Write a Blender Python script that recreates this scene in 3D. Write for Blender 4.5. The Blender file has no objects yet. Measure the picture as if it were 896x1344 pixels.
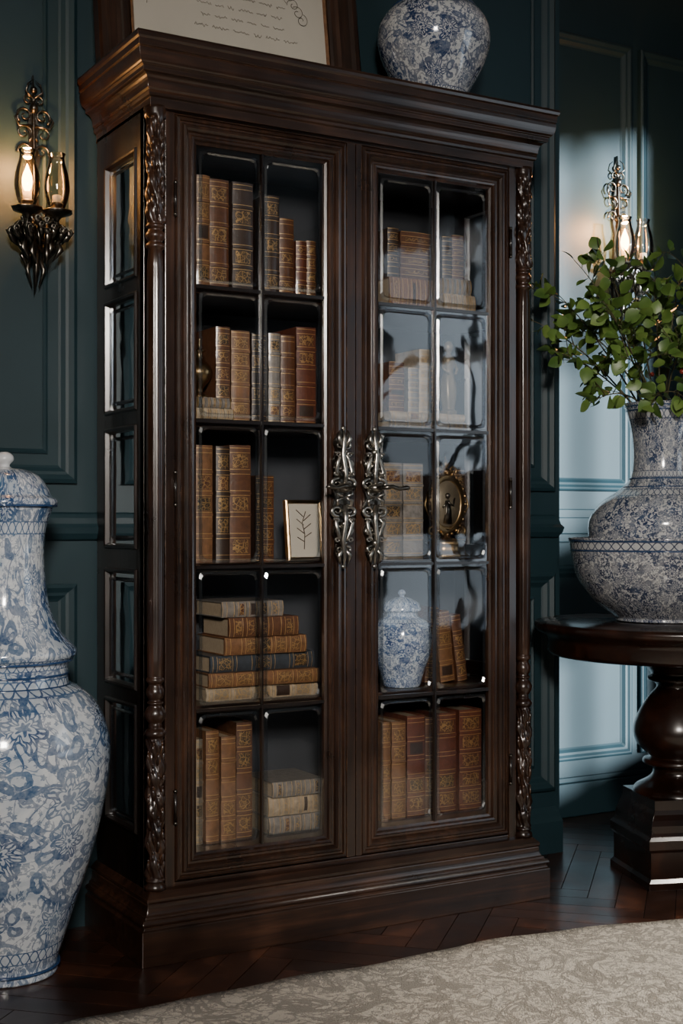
import bpy, bmesh, math, random
from mathutils import Vector, Matrix
rnd = random.Random(7)
pi = math.pi
# ------------------------------------------------------------------ materials
MATS = {}
def new_mat(name):
    m = bpy.data.materials.new(name); m.use_nodes = True
    nt = m.node_tree
    b = nt.nodes.get('Principled BSDF')
    MATS[name] = m
    return m, nt, b
def N(nt, typ, **kw):
    n = nt.nodes.new(typ)
    for k, v in kw.items(): setattr(n, k, v)
    return n
def ramp(nt, stops, interp='LINEAR'):
    r = nt.nodes.new('ShaderNodeValToRGB'); cr = r.color_ramp; cr.interpolation = interp
    while len(cr.elements) < len(stops): cr.elements.new(0.5)
    for e, (p, c) in zip(cr.elements, stops):
        e.position = p; e.color = (c[0], c[1], c[2], 1) if len(c) == 3 else c
    return r
def coords(nt, scale=(1, 1, 1), rot=(0, 0, 0)):
    tc = N(nt, 'ShaderNodeTexCoord'); mp = N(nt, 'ShaderNodeMapping')
    mp.inputs['Scale'].default_value = scale; mp.inputs['Rotation'].default_value = rot
    nt.links.new(tc.outputs['Object'], mp.inputs['Vector'])
    return mp.outputs['Vector']
def noise(nt, vec, scale, detail=4, dist=0, rough=.5):
    n = N(nt, 'ShaderNodeTexNoise'); n.inputs['Scale'].default_value = scale
    n.inputs['Detail'].default_value = detail; n.inputs['Distortion'].default_value = dist
    n.inputs['Roughness'].default_value = rough
    nt.links.new(vec, n.inputs['Vector']); return n.outputs['Fac']
def math_n(nt, op, a, b=None, c=None):
    n = N(nt, 'ShaderNodeMath', operation=op)
    for i, v in enumerate((a, b, c)):
        if v is None: continue
        if isinstance(v, (int, float)): n.inputs[i].default_value = v
        else: nt.links.new(v, n.inputs[i])
    return n.outputs[0]
def mix(nt, f, a, b):
    n = N(nt, 'ShaderNodeMix', data_type='RGBA')
    for s, v in (('Factor', f), ('A', a), ('B', b)):
        idx = {'Factor': 0, 'A': 6, 'B': 7}[s]
        if isinstance(v, (int, float)): n.inputs[idx].default_value = v
        elif isinstance(v, tuple): n.inputs[idx].default_value = (*v, 1)
        else: nt.links.new(v, n.inputs[idx])
    return n.outputs[2]
def bump(nt, b, h, strength=.3, dist=.002):
    bp = N(nt, 'ShaderNodeBump'); bp.inputs['Strength'].default_value = strength
    bp.inputs['Distance'].default_value = dist
    nt.links.new(h, bp.inputs['Height']); nt.links.new(bp.outputs[0], b.inputs['Normal'])

def wood(name, dark, light, scale, rough=.30, coat=.5, worn=False):
    m, nt, b = new_mat(name)
    v = coords(nt, scale)
    f = noise(nt, v, 1.0, 8, .6, .65)
    v2 = coords(nt)
    f2 = noise(nt, v2, 5, 5, .3)
    r = ramp(nt, [(.34, dark), (.55, tuple((a+c)/2*.6 for a, c in zip(dark, light))), (.74, light)])
    s = math_n(nt, 'MULTIPLY_ADD', f2, .5, math_n(nt, 'MULTIPLY', f, .62))
    s = math_n(nt, 'SUBTRACT', s, .04)
    nt.links.new(s, r.inputs[0]); col = r.outputs[0]
    if worn:   # rubbed-through varnish on arrises and carving
        bv = N(nt, 'ShaderNodeBevel'); bv.samples = 4; bv.inputs[0].default_value = .0035
        ge = N(nt, 'ShaderNodeNewGeometry')
        dt = N(nt, 'ShaderNodeVectorMath', operation='DOT_PRODUCT')
        nt.links.new(bv.outputs[0], dt.inputs[0]); nt.links.new(ge.outputs['Normal'], dt.inputs[1])
        e = ramp(nt, [(.70, (1, 1, 1)), (.97, (0, 0, 0))]); nt.links.new(dt.outputs['Value'], e.inputs[0])
        n3 = noise(nt, v2, 28, 5, .5, .65)
        nr = ramp(nt, [(.42, (0, 0, 0)), (.60, (1, 1, 1))]); nt.links.new(n3, nr.inputs[0])
        k = math_n(nt, 'MULTIPLY', e.outputs[0], math_n(nt, 'MULTIPLY', nr.outputs[0], .75))
        col = mix(nt, k, col, (.20, .095, .045))
    nt.links.new(col, b.inputs['Base Color'])
    rr = math_n(nt, 'MULTIPLY_ADD', f2, .35, rough - .15)
    nt.links.new(rr, b.inputs['Roughness'])
    b.inputs['Coat Weight'].default_value = coat; b.inputs['Coat Roughness'].default_value = .16
    bump(nt, b, f, .3, .0015)
    return m
DK, LT = (.0032, .0018, .0013), (.072, .029, .0135)
wood('wood_v', DK, LT, (60, 60, 2.5), worn=True); wood('wood_h', DK, LT, (2.5, 60, 60), worn=True)
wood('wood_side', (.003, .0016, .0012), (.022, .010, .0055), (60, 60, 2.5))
wood('wood_table', (.004, .0015, .001), (.045, .014, .006), (12, 12, 12), .26, .5)
for i, (d, l) in enumerate([((.010, .004, .002), (.07, .024, .011)), ((.013, .005, .003), (.10, .033, .014)), ((.008, .003, .002), (.05, .018, .008)), ((.016, .006, .0035), (.12, .042, .019))]):
    wood('plank_%d' % i, d, l, (9, 9, 9), .34, .3)

def simple(name, col, rough=.5, metal=0, nscale=0, namt=.3, bstr=0, coat=0):
    m, nt, b = new_mat(name)
    b.inputs['Base Color'].default_value = (*col, 1); b.inputs['Roughness'].default_value = rough
    b.inputs['Metallic'].default_value = metal; b.inputs['Coat Weight'].default_value = coat
    if nscale:
        f = noise(nt, coords(nt), nscale, 6, .4, .6)
        c = mix(nt, f, tuple(x*(1-namt) for x in col), tuple(min(1, x*(1+namt)) for x in col))
        nt.links.new(c, b.inputs['Base Color'])
        if bstr: bump(nt, b, f, bstr, .002)
    return m
simple('wall_paint', (.0075, .028, .037), .55, 0, 6, .18, .12)
simple('ceiling_paint', (.3, .32, .33), .8, 0, 5, .1)
simple('cab_back', (.036, .039, .045), .6, 0, 7, .35, .1)
simple('grout', (.004, .002, .0015), .8, 0, 20, .2)
simple('silver', (.36, .335, .295), .28, 1, 60, .5, .3)
simple('bronze', (.14, .125, .105), .28, 1, 60, .5, .3)
simple('brass', (.32, .21, .10), .32, 1, 40, .5, .2)
simple('tarnish', (.20, .165, .115), .38, .4, 40, .4, .2)
simple('gold', (.48, .31, .13), .4, .6, 90, .5)
simple('pages', (.32, .245, .16), .8, 0, 120, .35, .3)
simple('candle', (.75, .68, .52), .5, 0, 30, .1)
simple('stem', (.07, .06, .025), .6, 0, 40, .3)
simple('mat_board', (.46, .42, .35), .8, 0, 3, .16)
simple('ink', (.09, .07, .05), .8, 0, 60, .5)
simple('cherry', (.22, .03, .02), .3, 0, 30, .3)
for nm, c in dict(leather_brown=(.092, .037, .0165), leather_tan=(.165, .078, .034), leather_red=(.10, .031, .017),
                  leather_dark=(.032, .018, .012), leather_grey=(.17, .15, .13), leather_cream=(.32, .25, .17), leather_blue=(.032, .038, .046)).items():
    simple(nm, c, .42, 0, 60, .85, .6, .15)
    m, nt, b = new_mat(nm + '_t')
    v = coords(nt)
    vo = N(nt, 'ShaderNodeTexVoronoi', feature='DISTANCE_TO_EDGE'); vo.inputs['Scale'].default_value = 80
    nt.links.new(v, vo.inputs['Vector'])
    n1 = noise(nt, v, 130, 2, 1.5)
    g = math_n(nt, 'LESS_THAN', vo.outputs[0], .055)
    g2 = math_n(nt, 'LESS_THAN', math_n(nt, 'ABSOLUTE', math_n(nt, 'SUBTRACT', n1, .5)), .024)
    g = math_n(nt, 'MAXIMUM', g, g2)
    g = math_n(nt, 'MULTIPLY', g, .75)
    nt.links.new(mix(nt, g, tuple(x*.65 for x in c), (.42, .26, .10)), b.inputs['Base Color'])
    nt.links.new(math_n(nt, 'MULTIPLY', g, .5), b.inputs['Metallic'])
    b.inputs['Roughness'].default_value = .42

def thin_glass(name, base, extra, tint, rough=.0):
    m, nt, b = new_mat(name); nt.nodes.remove(b)
    out = [n for n in nt.nodes if n.type == 'OUTPUT_MATERIAL'][0]
    tr = N(nt, 'ShaderNodeBsdfTransparent'); tr.inputs[0].default_value = (*tint, 1)
    gl = N(nt, 'ShaderNodeBsdfGlossy'); gl.inputs['Roughness'].default_value = rough
    gl.inputs['Color'].default_value = (.95, .98, 1, 1)
    fr = N(nt, 'ShaderNodeFresnel'); fr.inputs[0].default_value = 1.5
    f = math_n(nt, 'MULTIPLY_ADD', fr.outputs[0], extra, base)
    mx = N(nt, 'ShaderNodeMixShader')
    nt.links.new(f, mx.inputs[0]); nt.links.new(tr.outputs[0], mx.inputs[1]); nt.links.new(gl.outputs[0], mx.inputs[2])
    nt.links.new(mx.outputs[0], out.inputs[0])
    bp = N(nt, 'ShaderNodeBump'); bp.inputs['Strength'].default_value = .35; bp.inputs['Distance'].default_value = .006
    nt.links.new(noise(nt, coords(nt), 5, 2, .5), bp.inputs['Height'])
    nt.links.new(bp.outputs[0], gl.inputs['Normal'])
    return m
thin_glass('glass', .0, .95, (.98, .985, .99), .04)
thin_glass('glass_bevel', .14, 1.3, (.72, .77, .82), .15)
thin_glass('glass_shade', .05, 1.2, (.93, .9, .86), .02)
m, nt, b = new_mat('bulb'); b.inputs['Emission Color'].default_value = (1, .40, .09, 1); b.inputs['Emission Strength'].default_value = 55
b.inputs['Base Color'].default_value = (1, .6, .3, 1)

def porcelain(name, white, blue, deep, Rm, s=1.0, bands=(), wash=.35, dense=.5):
    """hand painted blue-and-white: flowers in voronoi cells, leaves, vines and border bands, on unrolled (angle, height)"""
    m, nt, b = new_mat(name)
    tc = N(nt, 'ShaderNodeTexCoord'); sx = N(nt, 'ShaderNodeSeparateXYZ'); nt.links.new(tc.outputs['Object'], sx.inputs[0])
    ang = math_n(nt, 'ARCTAN2', sx.outputs[1], sx.outputs[0])
    u = math_n(nt, 'MULTIPLY', ang, Rm); z = sx.outputs[2]
    cb = N(nt, 'ShaderNodeCombineXYZ'); nt.links.new(u, cb.inputs[0]); nt.links.new(z, cb.inputs[1])
    uv = cb.outputs[0]
    nn = N(nt, 'ShaderNodeTexNoise'); nn.inputs['Scale'].default_value = 22*s; nn.inputs['Detail'].default_value = 3; nt.links.new(uv, nn.inputs['Vector'])
    vs = N(nt, 'ShaderNodeVectorMath', operation='MULTIPLY_ADD')
    nt.links.new(nn.outputs['Color'], vs.inputs[0]); vs.inputs[1].default_value = (.030/s, .030/s, 0); nt.links.new(uv, vs.inputs[2])
    w = vs.outputs[0]
    def LT_(a, v): return math_n(nt, 'LESS_THAN', a, v)
    def GT_(a, v): return math_n(nt, 'GREATER_THAN', a, v)
    def MUL(a, c): return math_n(nt, 'MULTIPLY', a, c)
    def MAX(a, c): return math_n(nt, 'MAXIMUM', a, c)
    def flower(sc, R, petals, rndm):
        vo = N(nt, 'ShaderNodeTexVoronoi', voronoi_dimensions='2D', feature='F1'); vo.inputs['Scale'].default_value = sc; vo.inputs['Randomness'].default_value = rndm
        nt.links.new(w, vo.inputs['Vector'])
        df = N(nt, 'ShaderNodeVectorMath', operation='SUBTRACT'); nt.links.new(w, df.inputs[0]); nt.links.new(vo.outputs['Position'], df.inputs[1])
        ln = N(nt, 'ShaderNodeVectorMath', operation='LENGTH'); nt.links.new(df.outputs[0], ln.inputs[0])
        sp = N(nt, 'ShaderNodeSeparateXYZ'); nt.links.new(df.outputs[0], sp.inputs[0])
        th = math_n(nt, 'ARCTAN2', sp.outputs[1], sp.outputs[0])
        cr = N(nt, 'ShaderNodeSeparateColor'); nt.links.new(vo.outputs['Color'], cr.inputs[0])
        th = math_n(nt, 'MULTIPLY_ADD', cr.outputs[0], 6.0, th)
        pet = math_n(nt, 'MULTIPLY_ADD', math_n(nt, 'COSINE', MUL(th, petals)), .22, .78)
        p = math_n(nt, 'DIVIDE', ln.outputs['Value'], MUL(pet, R))
        p2 = math_n(nt, 'MULTIPLY_ADD', cr.outputs[1], .5, p)
        return p2, th
    p, th = flower(8.5*s, .050/s, 6, .75)
    inside = LT_(p, 1.0)
    outline = MUL(GT_(p, .84), inside)
    ring = MUL(GT_(p, .50), LT_(p, .60))
    rays = MUL(MUL(GT_(math_n(nt, 'COSINE', MUL(th, 24)), .2), GT_(p, .60)), LT_(p, .84))
    core = LT_(p, .36)
    fl = MAX(MAX(outline, ring), MAX(rays, core))
    p3, th3 = flower(20*s, .024/s, 2, 1.0)
    leafm = MUL(LT_(p3, 1.0), GT_(p, 1.06)); leafo = MUL(GT_(p3, .52), leafm)
    p4, th4 = flower(60*s, .0068/s, 5, 1.0)
    dots = MUL(LT_(p4, .7+dense*.5), GT_(p, 1.06))
    nv = noise(nt, uv, 10*s, 2, 1.2, .5)
    vine = MUL(LT_(math_n(nt, 'ABSOLUTE', math_n(nt, 'SUBTRACT', nv, .5)), .018), GT_(p, 1.0))
    nv2 = noise(nt, uv, 24*s, 2, 1.6, .5)
    vine2 = MUL(LT_(math_n(nt, 'ABSOLUTE', math_n(nt, 'SUBTRACT', nv2, .5)), .026), GT_(p, 1.0))
    inkm = MAX(MAX(fl, vine), MAX(leafo, MUL(MAX(dots, vine2), min(1, dense+.15))))
    ww = noise(nt, uv, 5*s, 5, .9, .62)
    wr = ramp(nt, [(.45, (0, 0, 0)), (.55, (1, 1, 1))]); nt.links.new(ww, wr.inputs[0])
    inkm = MUL(inkm, math_n(nt, 'MULTIPLY_ADD', wr.outputs[0], .35, .65))
    washm = MAX(MUL(wr.outputs[0], wash), MAX(MUL(inside, .38), MUL(leafm, .5)))
    grain = noise(nt, uv, 170*s, 3, 0, .6)
    for z0, z1 in bands:
        inb = MUL(GT_(z, z0), LT_(z, z1)); zc = (z0+z1)/2; hw = (z1-z0)/2
        fr_ = math_n(nt, 'DIVIDE', math_n(nt, 'ABSOLUTE', math_n(nt, 'SUBTRACT', z, zc)), hw)
        edge = GT_(fr_, .86)
        wv = math_n(nt, 'ABSOLUTE', math_n(nt, 'SINE', MUL(u, pi/(2*hw)*.9)))
        zig = LT_(math_n(nt, 'ABSOLUTE', math_n(nt, 'SUBTRACT', fr_, wv)), .2)
        core2 = LT_(math_n(nt, 'ADD', MUL(wv, .8), fr_), .28)
        g = MUL(MAX(edge, MAX(zig, core2)), inb)
        inkm = MUL(inkm, math_n(nt, 'SUBTRACT', 1, inb)); inkm = MAX(inkm, MUL(g, .9))
        washm = MAX(washm, MUL(inb, .3))
    tone = noise(nt, uv, 14*s, 3)
    ink = mix(nt, math_n(nt, 'MULTIPLY_ADD', tone, 1.6, -.45), deep, blue)
    base = mix(nt, MUL(washm, math_n(nt, 'MULTIPLY_ADD', grain, .8, .5)), white, tuple(a*.65+c*.35 for a, c in zip(blue, white)))
    k = MUL(inkm, math_n(nt, 'MULTIPLY_ADD', grain, .8, .6)); k = math_n(nt, 'MINIMUM', k, 1)
    c = mix(nt, k, base, ink)
    nt.links.new(c, b.inputs['Base Color'])
    b.inputs['Roughness'].default_value = .14
    b.inputs['Coat Weight'].default_value = .8; b.inputs['Coat Roughness'].default_value = .05
    bump(nt, b, nv, .05, .003)
    return m
porcelain('porc_floor', (.68, .71, .74), (.10, .20, .34), (.012, .045, .14), .20, .80, ((.655, .69), (.71, .735), (.05, .08), (1.02, 1.05)), .75, .6)
porcelain('porc_table', (.62, .62, .61), (.09, .14, .24), (.012, .028, .08), .17, 2.2, ((.345, .365), (.57, .597), (.40, .42)), .3, .85)
porcelain('porc_bowl', (.58, .58, .57), (.08, .11, .18), (.012, .02, .055), .24, 2.4, ((.212, .236),), .3, .9)
porcelain('porc_top', (.60, .61, .61), (.05, .10, .21), (.008, .022, .08), .14, 1.3, ((.29, .312), (.04, .06)), .5, .75)
porcelain('porc_small', (.60, .66, .72), (.07, .16, .33), (.01, .035, .13), .075, 2.4, ((.178, .19),), .5, .7)
simple('porc_blue', (.02, .055, .14), .15, 0, 50, .6, 0, .6)
simple('porc_white', (.6, .62, .64), .15, 0, 20, .1, 0, .6)

m, nt, b = new_mat('leaf')
f = noise(nt, coords(nt), 14, 2)
r = ramp(nt, [(.3, (.05, .11, .02)), (.55, (.12, .205, .04)), (.8, (.21, .30, .07))]); nt.links.new(f, r.inputs[0])
nt.links.new(r.outputs[0], b.inputs['Base Color']); b.inputs['Roughness'].default_value = .4

m, nt, b = new_mat('rug')
v = coords(nt)
a = noise(nt, v, 7, 4, 1.4, .55); a2 = noise(nt, v, 34, 4, 1.2, .7); a3 = noise(nt, v, 260, 3); a4 = noise(nt, v, 15, 3, 2, .5)
l = math_n(nt, 'LESS_THAN', math_n(nt, 'ABSOLUTE', math_n(nt, 'SUBTRACT', a, .5)), .03)
l4 = math_n(nt, 'LESS_THAN', math_n(nt, 'ABSOLUTE', math_n(nt, 'SUBTRACT', a4, .5)), .035)
l2 = math_n(nt, 'GREATER_THAN', a2, .55)
k = math_n(nt, 'MAXIMUM', math_n(nt, 'MULTIPLY', l, .65), math_n(nt, 'MULTIPLY', l2, .5))
k = math_n(nt, 'MAXIMUM', k, math_n(nt, 'MULTIPLY', l4, .55))
c = mix(nt, k, (.86, .78, .67), (.20, .175, .15))
c = mix(nt, math_n(nt, 'MULTIPLY', a3, .3), c, (.3, .26, .21))
nt.links.new(c, b.inputs['Base Color']); b.inputs['Roughness'].default_value = .95
bump(nt, b, math_n(nt, 'ADD', a3, a2), 1.0, .014)

# ------------------------------------------------------------------ builder
class B:
    def __init__(s, name):
        s.name = name; s.bm = bmesh.new(); s.mats = []
    def mi(s, m):
        if m not in s.mats: s.mats.append(m)
        return s.mats.index(m)
    def face(s, vs, m, sm=False):
        try: f = s.bm.faces.new(vs)
        except ValueError: return
        f.material_index = s.mi(m); f.smooth = sm
    def v(s, co, T=None):
        co = Vector(co)
        return s.bm.verts.new(T @ co if T else co)
    def box(s, x0, x1, y0, y1, z0, z1, m, T=None):
        p = [s.v((x, y, z), T) for z in (z0, z1) for y in (y0, y1) for x in (x0, x1)]
        for q in ((0, 1, 3, 2), (4, 6, 7, 5), (0, 4, 5, 1), (2, 3, 7, 6), (0, 2, 6, 4), (1, 5, 7, 3)):
            s.face([p[i] for i in q], m)
    def prism(s, poly, z0, z1, m, T=None, sm=False):
        a = [s.v((x, y, z0), T) for x, y in poly]; c = [s.v((x, y, z1), T) for x, y in poly]
        n = len(poly)
        for i in range(n): s.face([a[i], a[(i+1) % n], c[(i+1) % n], c[i]], m, sm)
        s.face(a[::-1], m); s.face(c, m)
    def sweep_rect(s, x0, x1, z0, z1, y, prof, m, T=None, close=None):
        rings = []
        for d, h in prof:
            rings.append([s.v(p, T) for p in ((x0+d, y-h, z0+d), (x1-d, y-h, z0+d), (x1-d, y-h, z1-d), (x0+d, y-h, z1-d))])
        for a, c in zip(rings, rings[1:]):
            for i in range(4): s.face([a[i], a[(i+1) % 4], c[(i+1) % 4], c[i]], m)
        if close: s.face(rings[-1], close)
    def sweep_U(s, x0, x1, y0, yb, prof, m, cap=True):
        rings = [[s.v(p) for p in ((x0-o, yb, z), (x0-o, y0-o, z), (x1+o, y0-o, z), (x1+o, yb, z))] for o, z in prof]
        for a, c in zip(rings, rings[1:]):
            for i in range(3): s.face([a[i], a[i+1], c[i+1], c[i]], m)
            s.face([a[3], a[0], c[0], c[3]], m)
        if cap: s.face(rings[0], m); s.face(rings[-1], m)
    def lathe(s, prof, m, c=(0, 0, 0), seg=48, fn=None, T=None, mf=None):
        rings = []
        for r, z in prof:
            ring = []
            for i in range(seg):
                a = 2*pi*i/seg
                rr = fn(r, z, a) if fn else r
                ring.append(s.v((c[0]+rr*math.cos(a), c[1]+rr*math.sin(a), c[2]+z), T))
            rings.append(ring)
        for j, (a, d) in enumerate(zip(rings, rings[1:])):
            mm = mf(prof[j][1]) if mf else m
            for i in range(seg): s.face([a[i], a[(i+1) % seg], d[(i+1) % seg], d[i]], mm, True)
        s.face(rings[0][::-1], m); s.face(rings[-1], m)
    def tube(s, pts, r, m, seg=8, T=None, flat=1.0):
        pts = [Vector(p) for p in pts]; n = len(pts)
        rs = r if isinstance(r, (list, tuple)) else [r]*n
        rings = []; up = None
        for i, p in enumerate(pts):
            t = (pts[min(i+1, n-1)] - pts[max(i-1, 0)])
            if t.length < 1e-9: t = Vector((0, 0, 1))
            t.normalize()
            if up is None:
                up = t.cross(Vector((0, 1, 0)))
                if up.length < .1: up = t.cross(Vector((1, 0, 0)))
            up = (up - t*up.dot(t)).normalized(); w = t.cross(up)
            rings.append([s.v(p + (up*math.cos(2*pi*k/seg)*rs[i] + w*math.sin(2*pi*k/seg)*rs[i]*flat), T) for k in range(seg)])
        for a, c in zip(rings, rings[1:]):
            for k in range(seg): s.face([a[k], a[(k+1) % seg], c[(k+1) % seg], c[k]], m, True)
        s.face(rings[0][::-1], m); s.face(rings[-1], m)
    def ball(s, c, r, m, T=None, sz=1, seg=14):
        c = Vector(c)
        prof = [(max(r*math.sin(pi*i/10), .0002), -r*sz*math.cos(pi*i/10)) for i in range(11)]
        s.lathe(prof, m, c, seg, T=T)
    def done(s, parent=None, loc=None, bevel=0, rot=None):
        bmesh.ops.recalc_face_normals(s.bm, faces=s.bm.faces[:])
        me = bpy.data.meshes.new(s.name); s.bm.to_mesh(me); s.bm.free()
        for m in s.mats: me.materials.append(MATS[m])
        ob = bpy.data.objects.new(s.name, me); bpy.context.scene.collection.objects.link(ob)
        if loc: ob.location = loc
        if rot: ob.rotation_euler = rot
        if parent: ob.parent = parent
        if bevel:
            md = ob.modifiers.new('b', 'BEVEL'); md.width = bevel; md.segments = 2; md.limit_method = 'ANGLE'; md.angle_limit = math.radians(50)
        return ob
def empty(name, loc=(0, 0, 0)):
    e = bpy.data.objects.new(name, None); e.location = loc; bpy.context.scene.collection.objects.link(e); return e
def smooth_prof(pts, k=6):
    out = []
    n = len(pts)
    for i in range(n-1):
        p0 = pts[max(i-1, 0)]; p1 = pts[i]; p2 = pts[i+1]; p3 = pts[min(i+2, n-1)]
        for j in range(k):
            t = j/k
            out.append(tuple(.5*((2*b)+(-a+c)*t+(2*a-5*b+4*c-d)*t*t+(-a+3*b-3*c+d)*t**3) for a, b, c, d in zip(p0, p1, p2, p3)))
    out.append(pts[-1]); return out
def spiral(cx, cz, r0, r1, a0, turns, y=0, n=22):
    return [(cx + (r0+(r1-r0)*t/n)*math.cos(a0+turns*2*pi*t/n), y, cz + (r0+(r1-r0)*t/n)*math.sin(a0+turns*2*pi*t/n)) for t in range(n+1)]
SEAM = (0, 0, math.radians(-120))

# ------------------------------------------------------------------ room
WY, RY, WX = .415, .80, 1.589
w = B('wall_back')
w.box(-3.2, WX, WY, WY+.45, 0, 3.1, 'wall_paint')
PM2 = [(0, .0), (0, .016), (.01, .022), (.022, .014), (.03, .012), (.04, .004), (.046, .001)]
w.done()
w = B('wall_recess'); w.box(WX, 3.3, RY, RY+.1, 0, 3.1, 'wall_paint'); w.done()
w = B('wall_left'); w.box(-3.3, -3.2, -6, 1, 0, 3.1, 'wall_paint'); w.done()
w = B('wall_front'); w.box(-3.3, 3.4, -6.1, -6, 0, 3.1, 'wall_paint'); w.done()
t = B('trim_1')
for x0, x1 in ((-1.9, -1.02), (-.94, -.02), (.06, 1.56)):
    for z0, z1 in ((1.15, 2.8), (.2, .89)):
        t.sweep_rect(x0, x1, z0, z1, WY, PM2, 'wall_paint')
        t.sweep_rect(x0+.075, x1-.075, z0+.075, z1-.075, WY, [(0, 0), (0, .005), (.006, .008), (.012, .003), (.012, 0)], 'wall_paint')
t.sweep_U(-3.2, WX-.026, WY, WY+.02, [(0, 1.0), (.012, 1.005), (.022, 1.02), (.026, 1.035), (.018, 1.045), (.014, 1.06), (.008, 1.07), (0, 1.075)], 'wall_paint')
t.sweep_U(-3.2, WX-.1, WY, WY+.02, [(0, 2.9), (.02, 2.92), (.05, 2.98), (.09, 3.04), (.1, 3.1)], 'wall_paint')
t.done()
t = B('trim_2')
for x0, x1 in ((1.66, 2.235), (2.275, 3.1)):
    for z0, z1 in ((1.165, 2.8), (.2, .90)):
        t.sweep_rect(x0, x1, z0, z1, RY, PM2, 'wall_paint')
t.box(WX, 3.2, RY-.025, RY, 1.01, 1.07, 'wall_paint'); t.box(WX, 3.2, RY-.014, RY, .98, 1.10, 'wall_paint')
t.done(bevel=.004)
BBP = [(.018, 0), (.018, .1), (.012, .115), (.01, .13), (.002, .145), (0, .145)]
t = B('baseboard_back'); t.sweep_U(-3.2, WX-.018, WY, WY+.02, BBP, 'wall_paint'); t.done()
t = B('baseboard_recess'); t.box(WX, 3.2, RY-.018, RY, 0, .12, 'wall_paint'); t.box(WX, 3.2, RY-.01, RY, .12, .14, 'wall_paint'); t.done(bevel=.004)
RX = 3.2; wy0, wy1, wz0, wz1 = -4.15, -2.0, .45, 2.75
w = B('wall_right')
w.box(RX, RX+.12, -6, wy0, 0, 3.1, 'wall_paint'); w.box(RX, RX+.12, wy1, RY+.1, 0, 3.1, 'wall_paint')
w.box(RX, RX+.12, wy0, wy1, 0, wz0, 'wall_paint'); w.box(RX, RX+.12, wy0, wy1, wz1, 3.1, 'wall_paint')
w.done()
w = B('window_1')
for i in range(3):
    y = wy0 + (wy1-wy0)*i/2; w.box(RX+.03, RX+.08, y-.03, y+.03, wz0, wz1, 'wall_paint')
for z in (wz0, 2.02, wz1): w.box(RX+.03, RX+.08, wy0, wy1, z-.03, z+.03, 'wall_paint')
w.box(RX+.03, RX+.08, wy0, wy1, .95, 1.36, 'wall_paint')  # unseen solid panel, added to block sun from the middle of the recess wall
w.done()
c = B('ceiling'); c.box(-3.3, 3.4, -6.1, 1, 3.1, 3.2, 'ceiling_paint'); c.done()
f = B('floor')
f.box(-3.3, 3.4, -6.1, 1.0, -.05, -.004, 'grout')
L, W_ = .48, .08; n = 6
R45 = Matrix.Rotation(math.radians(45), 4, 'Z')
for k in range(-60, 60):
    for j in range(-12, 12):
        ox, oy = k*W_+j*L, k*W_-j*L
        for (a0, a1, b0, b1) in ((0, L, 0, W_), (L, L+W_, W_-L, W_)):
            cx, cy = ox+(a0+a1)/2, oy+(b0+b1)/2
            p = R45 @ Vector((cx, cy, 0))
            if not (-2.4 < p.x < 3.0 and -3.0 < p.y < .75): continue
            g = .0013
            f.box(ox+a0+g, ox+a1-g, oy+b0+g, oy+b1-g, -.01, 0, 'plank_%d' % rnd.randrange(4), R45)
f.done()
r = B('area_rug')
nx, ny = 160, 40
x0, x1, y0, y1 = -1.3, 2.1, -2.6, -.262
def rugpt(i, j):
    u = i/nx; v = j/ny; x = x0+(x1-x0)*u
    top = y1 + .006*math.sin(x*9) + .004*math.sin(x*23+1) - (max(0, x-.75)**2)*.28
    if x < -1.1: top -= (x+1.1)**2*2
    y = y0+(top-y0)*v
    z = .011 + .0015*math.sin(x*14+y*9)
    return x, y, z
G = [[r.v(rugpt(i, j)) for i in range(nx+1)] for j in range(ny+1)]
for j in range(ny):
    for i in range(nx): r.face([G[j][i], G[j][i+1], G[j+1][i+1], G[j+1][i]], 'rug', True)
bot = [r.v((q.co.x, q.co.y+.004, .001)) for q in G[ny]]
for i in range(nx): r.face([G[ny][i], G[ny][i+1], bot[i+1], bot[i]], 'rug')
bl = [r.v((G[j][0].co.x, G[j][0].co.y, .001)) for j in range(ny+1)]; br = [r.v((G[j][nx].co.x, G[j][nx].co.y, .001)) for j in range(ny+1)]
for j in range(ny):
    r.face([G[j][0], G[j+1][0], bl[j+1], bl[j]], 'rug'); r.face([G[j][nx], G[j+1][nx], br[j+1], br[j]], 'rug')
r.done()

# ------------------------------------------------------------------ cabinet
cab = empty('display_cabinet')
def arc(o0, z0, o1, z1, kind, n=6):
    out = []
    for i in range(n+1):
        t = i/n*pi/2
        if kind == 'cove': out.append((o0+(o1-o0)*(1-math.cos(t)), z0+(z1-z0)*math.sin(t)))
        else: out.append((o0+(o1-o0)*math.sin(t), z0+(z1-z0)*(1-math.cos(t))))
    return out
X0, X1, Y0, YB = .03, 1.186, .03, .405
c = B('plinth')
P = [(.03, 0), (.03, .082), (.024, .086), (.024, .092)] + [(.024+.005*math.sin(t*pi/6), .092+.016*t/6) for t in range(1, 7)] + [(.018, .109), (.018, .114)] + \
    [(.018-.010*math.sin(t*pi/12), .114+.024*(1-math.cos(t*pi/12))) for t in range(1, 7)] + [(.006, .14), (.010, .146), (.010, .152), (.004, .158), (-.004, .166), (-.02, .168)]
c.sweep_U(X0, X1, Y0, YB, P, 'wood_h')
c.done(cab, bevel=.0015)
c = B('cornice')
P = [(-.02, 2.04), (-.004, 2.04), (-.004, 2.062), (.002, 2.066), (.004, 2.072), (.002, 2.078), (.006, 2.082)] + arc(.006, 2.084, .022, 2.112, 'cove') + \
    [(.026, 2.114), (.026, 2.124), (.03, 2.127)] + arc(.030, 2.128, .042, 2.160, 'ovolo') + [(.040, 2.164), (.044, 2.166), (.044, 2.182), (.048, 2.186), (.050, 2.193), (.048, 2.2)]
c.sweep_U(X0, X1, Y0, YB, P, 'wood_h')
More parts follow.
